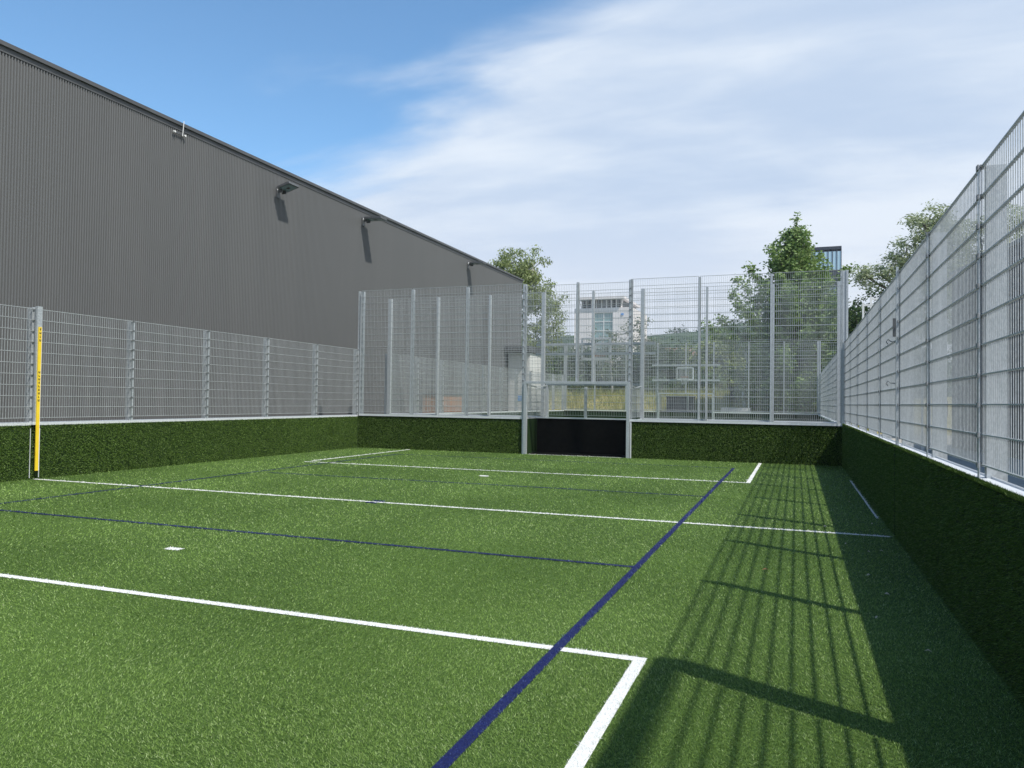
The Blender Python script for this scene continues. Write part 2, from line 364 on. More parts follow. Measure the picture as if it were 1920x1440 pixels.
for k, (cc, x0, x1, y0, y1, lab) in enumerate(lines):
    z = .004 + (.002 if cc == 'b' else 0)
    # clip white lines where a blue one is dyed over them
    g = MB(); g.v = [(x0,y0,z),(x1,y0,z),(x1,y1,z),(x0,y1,z)]; g.f = [(0,1,2,3)]
    o = link('white_line' if cc == 'w' else 'blue_line', g.mesh('line', M_LWHITE if cc == 'w' else M_LBLUE), kind='structure', label=lab)
    Q = sample(x0, x1, max(y0, 2.0), y1, lambda d: dens(d)*(1.5 if cc == 'w' else 1.1)) if y1-y0 > .2 or x1-x0 > .5 else np.c_[rng.uniform(x0,x1,120), rng.uniform(y0,y1,120)]
    if cc == 'w':
        kp = np.ones(len(Q), bool)
        for (c2, a0, a1, b0, b1, _l) in lines:
            if c2 == 'b': kp &= ~((Q[:,0] > a0) & (Q[:,0] < a1) & (Q[:,1] > b0) & (Q[:,1] < b1))
        Q = Q[kp]
    if len(Q):
        f = link('line_fibres', turf_blades(Q, M_WHITE_F if cc == 'w' else M_BLUE_F, 'line_fibres', .95, 1.15), o, kind='stuff')

# ------------------------------------------------------------------ mesh fences
def panel_mesh(Lg, rows, m=None, close=True):
    g = MB(); H = (rows-1)*.2; n = int(round(Lg/.05)); s = .0027
    for i in range(n+1):
        x = i*Lg/n; g.bar((x, 0, -.012), (x, 0, H+.012), .0062, .0062) if False else g.box(x-s, x+s, -s, s, -.012, H+.012)
    for r in range(rows):
        for y in (-.0066, .0066):
            g.box(-.01, Lg+.01, y-.0038, y+.0038, r*.2-.0042, r*.2+.0042)
    return g.mesh('mesh_panel', m or M_WIRE)
def post_mesh(H, w=.06, d=.12):
    g = MB(); g.box(-w/2, w/2, .02, .02+d, 0, H); g.box(-.02, .02, -.024, -.015, 0, H-.02)
    return g.mesh('post', M_GALV)
def clamp_mesh(rows, z0, dz=.2):
    g = MB()
    for r in range(rows):
        z = z0+r*dz; g.box(-.026, .026, -.032, -.024, z-.022, z+.012); g.box(-.014, .014, -.015, .02, z-.014, z+.014)
    return g.mesh('clamps', M_DKST)
cache = {}
def cached(key, fn):
    if key not in cache: cache[key] = fn()
    return cache[key]
def fence(label, along, c, positions, rot, z0=1.0, rows=(11,), name='mesh_fence', group=None, rail=True, skip=(), wide=(), tall=()):
    """along 'y' (side fence at x=c) or 'x' (end fence at y=c). local +Y of parts points away from the pitch"""
    p0 = (c, positions[0], 0) if along == 'y' else (positions[0], c, 0)
    t = thing(name, label, 'fence', p0, 0, group)
    off = lambda q: (0, q-positions[0], 0) if along == 'y' else (q-positions[0], 0, 0)
    top = sum((r-1)*.2 for r in rows) + .05*(len(rows)-1) + .11
    for q in positions:
        w = .12 if q in wide else .06; hh = top + (.03 if q in wide else 0.0)
        po = link('post', cached(('p', round(hh,2), w), lambda: post_mesh(hh, w, .12)), t, (*off(q)[:2], z0), rot)
        if len(rows) == 1:
            link('clamps', cached(('c', rows[0]), lambda: clamp_mesh(rows[0], .11)), po, kind='stuff')
    for a, b_ in zip(positions, positions[1:]):
        if (a, b_) in skip: continue
        zz_ = z0+.11; Lg = b_-a-.05
        for r in rows:
            start = a+.025 if not (along == 'y' and rot > 0) else a+.025
            ox = off(start)
            me = cached(('m', round(Lg,3), r), lambda: panel_mesh(Lg, r))
            o = link('mesh_panel', me, t, (ox[0], ox[1], zz_), R(90) if along == 'y' else 0)
            zz_ += (r-1)*.2+.05
    if rail:
        a, b_ = positions[0], positions[-1]; g = MB(); Lr = b_-a
        g.box(0, Lr, -.03, .05, 0, .008); g.box(0, Lr, -.035, -.03, -.04, .009); g.box(0, Lr, .05, .055, -.0, .022)
        ro = link('rail', g.mesh('rail', M_ALU), t, (0, 0, z0+.012), R(90) if along == 'y' else 0)
        if along == 'y' and rot < 0: ro.scale = (1, -1, 1)
    return t
# rot: local +Y points outward; for left fence outward = -x -> rotate +90 deg; right outward=+x -> -90
LY = [7.86, 10.02, 12.22, 14.41, 16.6, 18.8, 21.0]; LY = [3.5, 5.7]+LY
RY = [3.70, 5.87, 8.0, 10.15, 12.35, 14.52, 16.7, 18.88, 21.0]
ZR = 1.035
fl = fence('low galvanised mesh fence on the left turf wall, in front of the grey hall', 'y', XL-.03, LY, R(90), ZR-.02, wide=(10.02,))
fr = fence('mesh fence along the near right turf wall, seen at a steep angle', 'y', XR+.052, RY, R(-90), ZR+.022)
EX = [-13.05, -11.23, -9.36, -7.52, -5.9, -4.36, -2.47, -.62, 1.12]
GX0, GX1 = -7.42, -4.38

def end_fence(label, yc, facing, z0=ZR, basket=False):
    t = thing('tall_mesh_fence', label, 'fence', (EX[0], yc, 0))
    rot = 0 if facing > 0 else R(180)
    for q in EX:
        over = abs(q+5.9) < .1
        h = 4.99-z0; zb = z0
        if over: zb = 2.1; h = 4.99-2.1
        gp = q in (EX[3], EX[5]); wd = .1 if gp else .06
        if gp: zb = 0.0; h = 5.0
        if q in (EX[0], EX[-1]): wd = .12
        hh = h
        po = link('post', cached(('ep', round(hh,2), wd), lambda: post_mesh(hh, wd, .12)), t, (q-EX[0], 0, zb), rot)
        if gp: link('clamps', cached(('ec',), lambda: clamp_mesh(14, 2.15)), po, kind='stuff')
        if q == EX[0] or q == EX[-1]:   # broad corner plate above the lower side fence
            s = 1 if q > 0 else -1
            g = MB(); g.box(0.065*s if s > 0 else -.115, .115 if s > 0 else -.065, .0, .13, 0, 2.0)
            link('corner_plate', g.mesh('corner_plate', M_GALV), t, (q-EX[0], 0, 3.0))
    for a, b_ in zip(EX, EX[1:]):
        Lg = b_-a-.06; inner = a >= -7.6 and b_ <= -4.3
        z = z0+.11
        for r in ((11, 10) if not inner else (15,)):
            if inner: z = 2.13
            me = cached(('em', round(Lg,3), r), lambda: panel_mesh(Lg, r))
            link('mesh_panel', me, t, (a+.03-EX[0], 0, z)); z += (r-1)*.2+.06
    for a, b_ in ((EX[0], EX[3]), (EX[5], EX[-1])):
        g = MB(); g.box(a-EX[0], b_-EX[0], -.04*facing if facing > 0 else -.05, .05 if facing > 0 else .04, 0, .008)
        yy = -.045 if facing > 0 else .04
        g.box(a-EX[0], b_-EX[0], yy, yy+.005, -.028, .036)
        link('rail', g.mesh('rail', M_ALU), t, (0, 0, z0+.012))
    return t
end_fence('tall mesh fence at the end of the near pitch, with the goal in its middle', Y1, 1)
end_fence('tall mesh fence just behind the goal, start of the second pitch', Y2, -1)
end_fence('tall mesh fence at the far end of the second pitch', Y3, 1)
SY2 = [23.0, 25.15, 27.3, 29.45, 31.6, 33.75, 35.9, 38.05, 40.2, 42.15, 44.1]
fence('low mesh fence on the left side of the second pitch, beside the grey hall', 'y', XL-.03, SY2, R(90), ZR-.02)
fence('low mesh fence on the right side of the second pitch', 'y', XR+.035, SY2, R(-90), ZR-.02)

# entrance gate in the right wall, next to the camera
gt = thing('entrance_gate', 'galvanised entrance gate in the right fence, beside the viewer, known by its broad shadow', 'gate', (XR+.05, 3.63, 0))
g = MB().box(-.04,.04,-.05,.05,0,3.2); link('post', g.mesh('post', M_GALV), gt)
g = MB().box(-.04,.04,-.05,.05,0,3.2); link('post', g.mesh('post', M_GALV), gt, (0,-2.6,0))
g = MB().box(-.04,.04,-2.54,-.06,3.05,3.2); link('lintel', g.mesh('lintel', M_GALV), gt)
lf = link('mesh_panel', panel_mesh(2.4, 11), gt, (0,-2.5,.95), R(90))
g = MB().box(-.03,.03,-2.42,-.2,.05,.93); link('board', g.mesh('board', M_TWALL), gt)

# ------------------------------------------------------------------ turf covered board walls
def wall_fibres(P3, normal, hh, ww, name='turf_fibres'):
    n = len(P3); h = hh*rng.uniform(.6,1.25,n); nn = np.array(normal, float)
    lean = rng.normal(0, .55, (n,3))*h[:,None]; lean -= nn*(lean@nn)[:,None]; lean[:,2] -= .35*h
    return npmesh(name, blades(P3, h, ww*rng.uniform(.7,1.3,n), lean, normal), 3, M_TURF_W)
def board_wall(label, x0, x1, y0, y1, z1, fibres, seams=()):
    t = thing('turf_wall', label, 'wall', (x0, y0, 0))
    ax = 'y' if y1-y0 > x1-x0 else 'x'; cuts = [y0 if ax == 'y' else x0, *seams, y1 if ax == 'y' else x1]
    for a, b_ in zip(cuts, cuts[1:]):
        g = MB(); gp = .045
        if ax == 'y': g.box(0, x1-x0, a-y0+(gp if a != cuts[0] else 0), b_-y0-(gp if b_ != cuts[-1] else 0), 0, z1)
        else: g.box(a-x0+(gp if a != cuts[0] else 0), b_-x0-(gp if b_ != cuts[-1] else 0), 0, y1-y0, 0, z1)
        link('board', g.mesh('board', M_TWALL), t)
    for q in seams:
        g = MB()
        if ax == 'y': th = x1-x0; s_ = 1 if x0 > 0 else 0; g.box(th*.6 if s_ else th*.1, th*.95 if s_ else th*.6, q-y0-.044, q-y0+.044, 0, z1-.01)
        link('seam_light_block', g.mesh('seam_light_block', M_DARK), t)  # added backing that stops sun leaking through the gap between boards
    if fibres is not None:
        me = fibres; o = link('turf_fibres', me, t, (-x0, -y0, 0), kind='stuff')
    return t
# left wall
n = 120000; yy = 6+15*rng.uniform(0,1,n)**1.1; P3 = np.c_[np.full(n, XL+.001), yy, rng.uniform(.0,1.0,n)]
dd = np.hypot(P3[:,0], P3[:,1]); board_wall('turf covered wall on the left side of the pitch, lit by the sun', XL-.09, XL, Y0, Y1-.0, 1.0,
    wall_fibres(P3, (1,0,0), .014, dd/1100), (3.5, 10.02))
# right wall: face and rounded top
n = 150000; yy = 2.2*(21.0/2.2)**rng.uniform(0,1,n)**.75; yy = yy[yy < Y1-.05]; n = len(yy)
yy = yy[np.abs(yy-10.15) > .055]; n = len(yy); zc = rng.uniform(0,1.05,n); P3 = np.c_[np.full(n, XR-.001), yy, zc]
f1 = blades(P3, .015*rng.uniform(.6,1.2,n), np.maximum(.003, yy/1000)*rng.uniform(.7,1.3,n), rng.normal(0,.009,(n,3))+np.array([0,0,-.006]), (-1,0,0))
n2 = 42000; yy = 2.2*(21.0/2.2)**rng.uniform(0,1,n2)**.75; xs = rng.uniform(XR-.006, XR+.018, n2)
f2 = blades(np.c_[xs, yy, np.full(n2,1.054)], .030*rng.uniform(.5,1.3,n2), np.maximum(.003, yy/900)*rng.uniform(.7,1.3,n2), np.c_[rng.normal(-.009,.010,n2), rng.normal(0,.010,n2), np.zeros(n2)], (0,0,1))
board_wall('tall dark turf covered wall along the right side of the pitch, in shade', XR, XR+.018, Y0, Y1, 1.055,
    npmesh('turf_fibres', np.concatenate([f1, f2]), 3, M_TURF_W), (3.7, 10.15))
# end walls
n = 40000; P3 = np.c_[rng.uniform(XL,-7.5,n), np.full(n, Y1-.001), rng.uniform(0,1,n)]
board_wall('dark turf covered end wall left of the goal', XL, -7.5, Y1, Y1+.08, 1.01, wall_fibres(P3, (0,-1,0), .032, np.full(n,.018)))
n = 40000; P3 = np.c_[rng.uniform(-4.3,XR,n), np.full(n, Y1-.001), rng.uniform(0,1,n)]
board_wall('dark turf covered end wall right of the goal', -4.3, XR, Y1, Y1+.08, 1.01, wall_fibres(P3, (0,-1,0), .032, np.full(n,.018)))
for lab, a in (('turf wall at the near end of the second pitch, left of its goal', (XL,-7.5,Y2-.08,Y2,1.01)), ('turf wall at the near end of the second pitch, right of its goal', (-4.3,XR,Y2-.08,Y2,1.01)),
               ('turf wall closing the far end of the second pitch', (XL,XR,Y3,Y3+.08,1.01)), ('turf wall along the left side of the second pitch', (XL-.09,XL,Y2,Y3,1.0)),
               ('turf wall along the right side of the second pitch', (XR,XR+.09,Y2,Y3,1.0))):
    board_wall(lab, *a, None)

# ------------------------------------------------------------------ goals
def goal(label, yf, s, basket=False):
    t = thing('soccer_goal', label, 'goal', (GX0, yf, 0)); W_ = GX1-GX0; D = .98*s
    for x in (-.0, W_):
        g = MB().box(-.045,.045,-.05,.05,0,2.06); link('goal_post', g.mesh('goal_post', M_GALV), t, (x, -.06*s, 0))
        sg = -1 if x == 0 else 1
        g = MB().box(sg*.075-.012, sg*.075+.012, -.03, .03, .0, 1.0); link('edge_strip', g.mesh('edge_strip', M_ALU), t, (x, -.04*s, 0))
    g = MB().box(-.045, W_+.045, -.05, .05, 2.06, 2.12); link('crossbar', g.mesh('crossbar', M_GALV), t, (0, -.06*s, 0))
    for x in (-.03, W_-.02):
        g = MB().box(0,.05, min(.08*s,D), max(.08*s,D), 0, 1.03); link('side_board', g.mesh('side_board', M_TWALL), t, (x,0,0))
        g = MB().box(0,.05, min(0,D), max(0,D), 1.035, 1.06); link('side_rail', g.mesh('side_rail', M_ALU), t, (x,0,0))
        link('side_mesh', cached(('sm',), lambda: panel_mesh(.94, 5)), t, (x+.02, .02 if s > 0 else -.96, 1.12), R(90))
        g = MB(); g.bar((x+.02, 0, 2.05), (x+.02, D, 1.98), .03); link('top_bar', g.mesh('top_bar', M_GALV), t)
    if s > 0:
        g = MB().box(.02, W_-.02, D, D+.04, 0, 1.03); link('back_board', g.mesh('back_board', M_DARK), t)  # near-black colour carries the shade inside the recess
        g = MB().box(0, W_, D-.03, D+.06, 1.035, 1.075); link('back_rail', g.mesh('back_rail', M_ALU), t)
        link('back_mesh', panel_mesh(W_-.04, 5), t, (.02, D+.02, 1.14))
        g = MB().box(-.035,.035,0,.09,1.05,2.0); link('back_post', g.mesh('back_post', M_GALV), t, (W_/2, D+.03, 0))
        g = MB().box(.02, W_-.02, -.1, D, .004, .010); link('dark_floor_mat', g.mesh('dark_floor_mat', M_DARK), t, (0, .17, 0)); 
    return t
goal('galvanised steel goal with a black recess, let into the end wall', Y1, 1)
goal('steel goal of the second pitch, standing back to back with the near goal', Y2, -1)
tg = goal('steel goal at the far end of the second pitch, under the far basket board', Y3, 1)
# basket boards (perforated steel board hung on two cross rails)
def basket(label, yc, zr, s, group=None):
    t = thing('basketball_hoop', label, 'hoop', (-5.9, yc, 0))
    for z in zr:
        g = MB(); g.box(-1.9,1.9,-.03,.03,z-.04,z+.04); link('cross_rail', g.mesh('cross_rail', M_GALV), t)
    y = -.25*s; z0, z1 = 2.9, 3.55
    g = MB()
    for a in ((-.45,z0,.45,z0),(-.45,z1,.45,z1),(-.45,z0,-.45,z1),(.45,z0,.45,z1)): g.bar((a[0],y,a[1]),(a[2],y,a[3]),.05)
    link('board_frame', g.mesh('board_frame', M_ALU), t)
    g = MB(); [g.box(-.43+i*.055, -.418+i*.055, y-.005, y+.005, z0, z1) for i in range(17)]; link('backboard_grille', g.mesh('backboard_grille', M_WIRE), t)
    g = MB(); k = 16; pts = [(.225*math.cos(2*math.pi*i/k), y-.3*s+.225*math.sin(2*math.pi*i/k), 3.02) for i in range(k+1)]; g.tube(pts, .012, 5, False)
    rg = link('ring', g.mesh('ring', M_RUST), t)
    g = MB()
    for i in range(12):
        a = 2*math.pi*i/12; a2 = a+.26
        g.bar((.22*math.cos(a), y-.3*s+.22*math.sin(a), 3.0), (.13*math.cos(a2), y-.3*s+.13*math.sin(a2), 2.6), .008)
        g.bar((.22*math.cos(a), y-.3*s+.22*math.sin(a), 3.0), (.13*math.cos(a-.26), y-.3*s+.13*math.sin(a-.26), 2.6), .008)
    link('chain_net', g.mesh('chain_net', M_WIRE), rg)
    return t
basket('basketball hoop with outlined board above the far goal of the second pitch', Y3-.05, (2.86, 3.72), 1)
basket('basketball hoop of the second pitch behind the near goal, its rails seen through the mesh', Y2+.05, (3.05, 3.35), -1)

# ------------------------------------------------------------------ net posts at the halfway line
t = thing('net_post', 'galvanised net post with a long yellow strip and black print, on the left turf wall', 'post', (XL+.02, 10.02, 0))
g = MB().box(0,.05,-.05,.05,1.05,3.17); link('post', g.mesh('post', M_GALV), t)
g = MB().box(.052,.072,-.030,.028,.16,2.79); st = link('yellow_strip', g.mesh('yellow_strip', M_YEL), t)
g = MB()
for (z0, z1, n_) in ((2.52, 2.79, 4), (1.42, 2.0, 9)):
    for i in range(n_):
        z = z0+(z1-z0)*(i+.1)/n_; hh = (z1-z0)/n_*.62; w_ = (.017,.010,.017,.013)[i%4]
        g.box(.0722,.0732,-w_,w_,z,z+hh*.35); g.box(.0722,.0732,-w_,-w_+.010,z+hh*.35,z+hh)
        if i%3 != 1: g.box(.0722,.0732,w_-.010,w_,z+hh*.35,z+hh)
link('print', g.mesh('print', M_BLK), st)
g = MB().box(.03,.069,.029,.038,.16,2.79); link('strip_edge', g.mesh('strip_edge', M_WPL), t)
g = MB().box(0,.008,-.095,-.085,.03,.93).box(0,.008,.085,.095,.03,.93); link('slot_edge', g.mesh('slot_edge', M_ALU), t)
g = MB().box(.0,.05,-.08,.08,1.0,1.05); link('collar', g.mesh('collar', M_ALU), t)
t = thing('net_post', 'net post with cleats on the shaded right turf wall at the halfway line', 'post', (XR-.0, 10.15, 0))
g = MB().box(.005,.03,-.02,.02,1.03,3.22); link('post', g.mesh('post', M_GALV), t)
g = MB().box(-.03,.0,-.03,.0,2.38,2.60); link('winch', g.mesh('winch', M_LAMPB), t)
for z in (2.32, 1.82):
    g = MB(); g.tube([(.0,0,z),(-.05,0,z+.005),(-.08,0,z+.03),(-.10,0,z),(-.08,0,z-.03)], .007, 5); link('hook', g.mesh('hook', M_DKST), t)
# small white sticker tags on the fence and wall hardware
# ------------------------------------------------------------------ grey hall
HX, HY0, HY1, HZ = -15.37, -25., 42.7, 8.82
t = thing('sports_hall', 'long windowless hall with dark grey corrugated cladding, left of the pitches', 'building', (HX, HY0, 0))
g = MB(); pitch = .0655; prof = ((0,0),(.17,0),(.30,1),(.5,1),(.72,1),(.85,0)); y = HY0; vs_ = []
ypts = []
nr = int((HY1-HY0)/pitch)
for i in range(nr):
    for a, b_ in prof[:1]+prof[1:3]+prof[4:6]: ypts.append((HY0+(i+a)*pitch, b_*.026))
for (yy_, d) in ypts: g.v += [(d-.026, yy_-HY0, -.05), (d-.026, yy_-HY0, HZ-.2)]
for i in range(len(ypts)-1): g.f.append((2*i, 2*i+2, 2*i+3, 2*i+1))
link('wall', g.mesh('wall', M_CLAD), t, (0,0,0))
g = MB().box(-40,-.05,0,HY1-HY0,0,HZ-.1); link('end_wall', g.mesh('end_wall', M_CLAD), t)
g = MB().box(-40,-.02,.0,HY1-HY0,HZ-.1,HZ-.03); link('roof', g.mesh('roof', M_ROOF), t)
g = MB().box(-.25,.065,-.05,HY1-HY0+.05,HZ-.09,HZ); g.box(-.02,.012,-.05,HY1-HY0+.05,HZ-.21,HZ-.09); link('coping', g.mesh('coping', M_COPE), t)
g = MB(); g.box(-.03,.012,0,HY1-HY0,.0,.35); link('plinth', g.mesh('plinth', M_COPE), t)
# roof edge bracket
t = thing('wall_bracket', 'small white bracket with two knobs hung over the roof edge of the hall', 'bracket', (HX, 15.7, 8.4))
g = MB(); g.bar((.10,0,.46),(.10,-.04,.05),.014); link('arm', g.mesh('arm', M_WPL), t)
for yk in (-.28, .08):
    g = MB(); g.tube([(.03,yk,.10),(.09,yk,.10)], .028, 8); link('knob', g.mesh('knob', M_WPL), t)
g = MB(); g.bar((.04,-.28,.10),(.04,.08,.10),.03); link('bar', g.mesh('bar', M_LAMPB), t)
# floodlights
def flood(label, y, z, Lg, Wd, tilt):
    t = thing('floodlight', label, 'floodlight', (HX, y, z), 0, 'floodlights on the hall wall')
    g = MB(); g.box(0,.03,-.09,.09,-.22,.10); link('wall_plate', g.mesh('wall_plate', M_LAMPB), t)
    g = MB(); g.tube([(.0,0,.02),(.16,0,.02)], .05, 10); link('arm', g.mesh('arm', M_WPL), t)
    for s in (-1,1):
        g = MB(); g.box(.10,.26,s*.10-.012,s*.10+.012,-.09,.03); link('bracket', g.mesh('bracket', M_LAMPB), t)
    c, s_ = math.cos(tilt), math.sin(tilt)
    def quad(x0,x1,w0,w1,z0,z1):
        g = MB(); n=0
        for (x,w,) in ((x0,w0),(x1,w1)):
            for zc in (z0,z1):
                for yy in (-w,w): g.v.append((.18+x*c-zc*s_, yy, .0+x*s_+zc*c))
        g.f = [(0,1,3,2),(4,6,7,5),(0,4,5,1),(2,3,7,6),(0,2,6,4),(1,5,7,3)]; return g
    hs = link('housing', quad(0,Lg,Wd*.5,Wd*.5,0,.07).mesh('housing', M_LAMPB), t)
    link('glass', quad(.05,Lg-.05,Wd*.42,Wd*.42,-.008,-.001).mesh('glass', M_GLASS), hs)
    link('lamp_chip', quad(Lg*.4,Lg*.6,Wd*.1,Wd*.1,-.014,-.009).mesh('lamp_chip', M_BLK), hs)
    g = quad(0,Lg,0.006,.006,.07,.10); link('cooling_fin', g.mesh('cooling_fin', M_LAMPB), hs)
flood('nearest floodlight on the hall, short tilted black panel', 19.75, 8.08, .46, .52, R(16))
flood('middle floodlight on the hall, pale flat panel reaching the roof line', 24.8, 8.30, .72, .46, R(-2))
flood('farthest floodlight on the hall, small against the end of the roof line', 34.6, 8.34, .72, .46, R(-2))
# annex with shutter behind the second pitch
t = thing('annex_building', 'low light grey annex with a dark roof edge beside the end of the grey hall', 'building', (-15.3, 40.3, 0))
g = MB().box(.02,1.3,0,2.3,0,4.25); link('wall', g.mesh('wall', M_GARAGE), t)
g = MB().box(-.03,1.4,-.5,2.4,4.28,4.62); link('roof', g.mesh('roof', M_COPE), t)
for i in range(12):
    g = MB().box(.1,1.25,-.03,-.001,.1+i*.33,.1+i*.33+.31); link('shutter_slat', g.mesh('shutter_slat', M_GARAGE), t)
g = MB().box(.62,.84,-.045,-.031,1.55,1.85); link('sticker', g.mesh('sticker', M_BLUEP), t)
t = thing('storage_box', 'rust brown storage box at the foot of the grey hall beside the second pitch', 'box', (-15.3, 29.8, 0))
g = MB().box(0,.9,0,2.6,.1,1.78); link('body', g.mesh('body', M_RUST), t)
g = MB().box(-.0,.95,-.05,2.65,1.78,1.84); link('lid', g.mesh('lid', M_COPE), t)

# ------------------------------------------------------------------ dark building right
ang = R(7.6); t = thing('dark_building', 'dark aubergine clad building beyond the right fence', 'building', (0,0,0), 0)
BX, BY = 5.56, 33.0
t.location = (BX, BY, 0); t.rotation_euler = (0,0,ang)
g = MB().box(0,14,-34,0,0,6.55); link('wall', g.mesh('wall', M_PURP), t)
for i in range(56):
    g = MB().box(-.035,-.001,-.08-i*.6-.02,-.08-i*.6+.02,.1,6.5)
    if i == 0: rib = g.mesh('cladding_rib', M_PURP)
    link('cladding_rib', rib, t, (0,-i*.6,0)) if i else link('cladding_rib', rib, t)
g = MB().box(-.06,14.1,-34.1,.1,6.55,6.68); link('roof_edge', g.mesh('roof_edge', M_COPE), t)

# ------------------------------------------------------------------ trees
def leaves(centres, sig, per, size, droop=.3, aspect=.55):
    c = np.repeat(np.array(centres), per, 0); n = len(c)
    p = c + rng.normal(0, 1, (n,3))*np.array(sig); L_ = size*rng.uniform(.6,1.35,n)
    a = rng.uniform(0,2*np.pi,n); d = np.c_[np.cos(a), np.sin(a), rng.normal(-droop,.5,n)]; d /= np.linalg.norm(d,axis=1)[:,None]
    q = rng.normal(0,1,(n,3)); s = np.cross(d,q); s /= np.linalg.norm(s,axis=1)[:,None]
    d = d*L_[:,None]; s = s*(L_*aspect*.5)[:,None]
    return np.stack([p, p+d*.5+s, p+d, p+d*.5-s], 1).reshape(-1,3)
def make_tree(name, label, base, h, blobs, per, size, lm, bm, cat='tree', tr=.18, group=None, droop=.3, aspect=.55, sig=.22, bush=False, twig=2.2):
    """blobs: (x,y,z,rx,ry,rz) world"""
    t = thing(name, label, cat, base, 0, group); b0 = Vector(base); g = MB()
    top = Vector((0,0,h*.82)); mid = [Vector((.12*math.sin(i*1.7+base[0]), .12*math.cos(i*2.1), h*.82*i/5)) for i in range(6)]
    if not bush: g.tube(mid, [tr*(1-.15*i) for i in range(6)], 8)
    cs = []
    for (x,y,z,rx,ry,rz) in blobs:
        c = Vector((x,y,z))-b0; st = mid[min(5, max(0 if bush else 1, int((c.z-rz*.6)/(h*.82)*5)))] if not bush else Vector((0,0,.05))
        g.tube([st, st.lerp(c,.5)+Vector((0,0,-.04*h)), c, c+Vector((0,0,rz*.5))], [tr*.5, tr*.36, tr*.2, tr*.05], 6)
        n = max(8, int(rx*rz*ry**.5*twig*9)); u = rng.normal(0,1,(n,3)); u /= np.linalg.norm(u,axis=1)[:,None]
        r = rng.uniform(.45,1.08,n)**.6; lump = 1+.22*np.sin(u[:,0]*5+x)*np.sin(u[:,2]*6+z)
        pp = u*np.array([rx,ry,rz])*(r*lump)[:,None]+np.array(c)
        for q in pp[::4]: g.tube([c, c.lerp(Vector(q),.6)+Vector((0,0,.05)), Vector(q)], [tr*.14, tr*.08, tr*.03], 4, False)
        cs.append(pp)
    link('trunk' if not bush else 'branches', g.mesh('trunk', bm), t)
    link('crown', npmesh('crown', leaves(np.concatenate(cs), (sig,sig,sig*.8), per, size, droop, aspect), 4, lm), t)
    return t

A = [(-22.33,60,13.3,1.5,1.5,1.3), (-20.66,60,12.6,1.2,1.3,1.8), (-23.5,60,12.2,1.1,1.3,1.6), (-19.5,60,10.1,1.3,1.4,1.3), (-18.9,60,7.9,.9,1.2,2.0),
     (-20.3,60,6.5,1.4,1.5,1.9), (-21.7,60,10.6,1.7,1.8,2.1), (-22.6,60,7.5,1.4,1.5,2.0)]
make_tree('birch_tree', 'tall drooping birch behind the far end of the grey hall', (-21.2,60,0), 14, A, 48, .21, L_BIRCH, M_BIRCH, tr=.2, droop=1.1, aspect=.5, sig=.24, twig=1.9)
Cb = [(5.64,40,9.9,.8,.9,.95), (6.35,40.4,9.4,.9,1.0,1.3), (4.86,40,8.8,.8,.8,.85), (3.73,40,7.8,.72,.7,.55), (3.1,40,7.75,.36,.4,.38), (4.64,40,7.6,.9,.8,.8), (5.8,40,7.8,1,1,1.1), (7.0,41,8.6,1,1,1.6), (6.2,40,5.9,1.4,1.2,1.4)]
make_tree('silver_willow', 'pale silvery willow rising over the right fence, leaning to the left', (6.4,40.6,0), 9.5, Cb, 80, .16, L_WILL, M_BARK, tr=.2, droop=.1, aspect=.34, sig=.17, twig=4.2)
Cc = [(8.1,41,9.3,.9,1.0,1.1), (9.2,41.3,9.9,1.0,1.0,1.2), (7.6,40.6,7.3,1.2,1.2,1.3), (10.6,42,9.6,1.1,1.1,1.3), (9.0,41,7.6,1.1,1.1,1.2), (7.6,40.5,5.0,1.2,1.1,1.4)]
make_tree('silver_willow', 'pale willow seen through the mesh of the right fence, above the dark building', (8.6,41,0), 8.6, Cc, 50, .16, L_WILL, M_BARK, tr=.2, droop=.1, aspect=.36, sig=.2, twig=4.5)
D_ = [(3.15,45,5.5,.8,.9,1.3), (2.9,45,6.7,.4,.5,.45), (3.9,45.3,5.9,.8,.9,1.1), (4.3,45.3,7.6,.5,.6,.45), (3.4,45,3.6,1.0,1.0,1.4)]
make_tree('dark_tree', 'small dark green tree between the corner post and the right fence', (3.4,45.2,0), 6.8, D_, 40, .17, L_DARK, M_BARK, tr=.14, twig=4)

# the tall pointed hornbeam: ascending branches with leaf sprays
def pointed_tree():
    base = (-.1, 50, 0); t = thing('hornbeam_tree', 'tall pointed bright green tree in front of the dark tower', 'tree', base); g = MB(); H = 13.1
    g.tube([(0,0,0),(.05,0,3),(.0,.05,6),(.1,0,9),(.05,0,11.4),(.12,0,H)], [.22,.19,.15,.1,.05,.012], 8)
    cs = []; nb = 104
    for i in range(nb):
        f = (i+.5)/nb; z0 = .9+f*(H-1.9); az = i*2.39996; Lg = (6.0*(1-f)**1.08+.16)*random.uniform(.6,1.2)
        if z0 < 3.5: Lg *= .8
        rise = .36+.95*f+random.uniform(-.12,.15); dx_, dy_ = math.cos(az), math.sin(az)
        pts = [(dx_*Lg*s, dy_*Lg*s, z0 + Lg*rise*(s**1.35)) for s in (0,.35,.7,1)]
        r0 = .07*(1-f)+.015; g.tube(pts, [r0, r0*.7, r0*.4, .006], 5)
        k = int(4+Lg*7)
        for j in range(k):
            s = .28+.74*(j+.5)/k; q = np.array([dx_*Lg*s, dy_*Lg*s, z0+Lg*rise*(s**1.35)])
            sp_ = .32*(1.15-s)+.05; cs.append(q+rng.normal(0,sp_,3)); cs.append(q+rng.normal(0,sp_*1.3,3))
    for z in np.linspace(9.6, H+.2, 26): cs.append(np.array([.1+rng.normal(0,.06), rng.normal(0,.06), z]))
    link('trunk', g.mesh('trunk', M_BARK), t)
    link('crown', npmesh('crown', leaves(cs, (.13,.13,.12), 13, .20, .1, .6), 4, L_HORN), t)
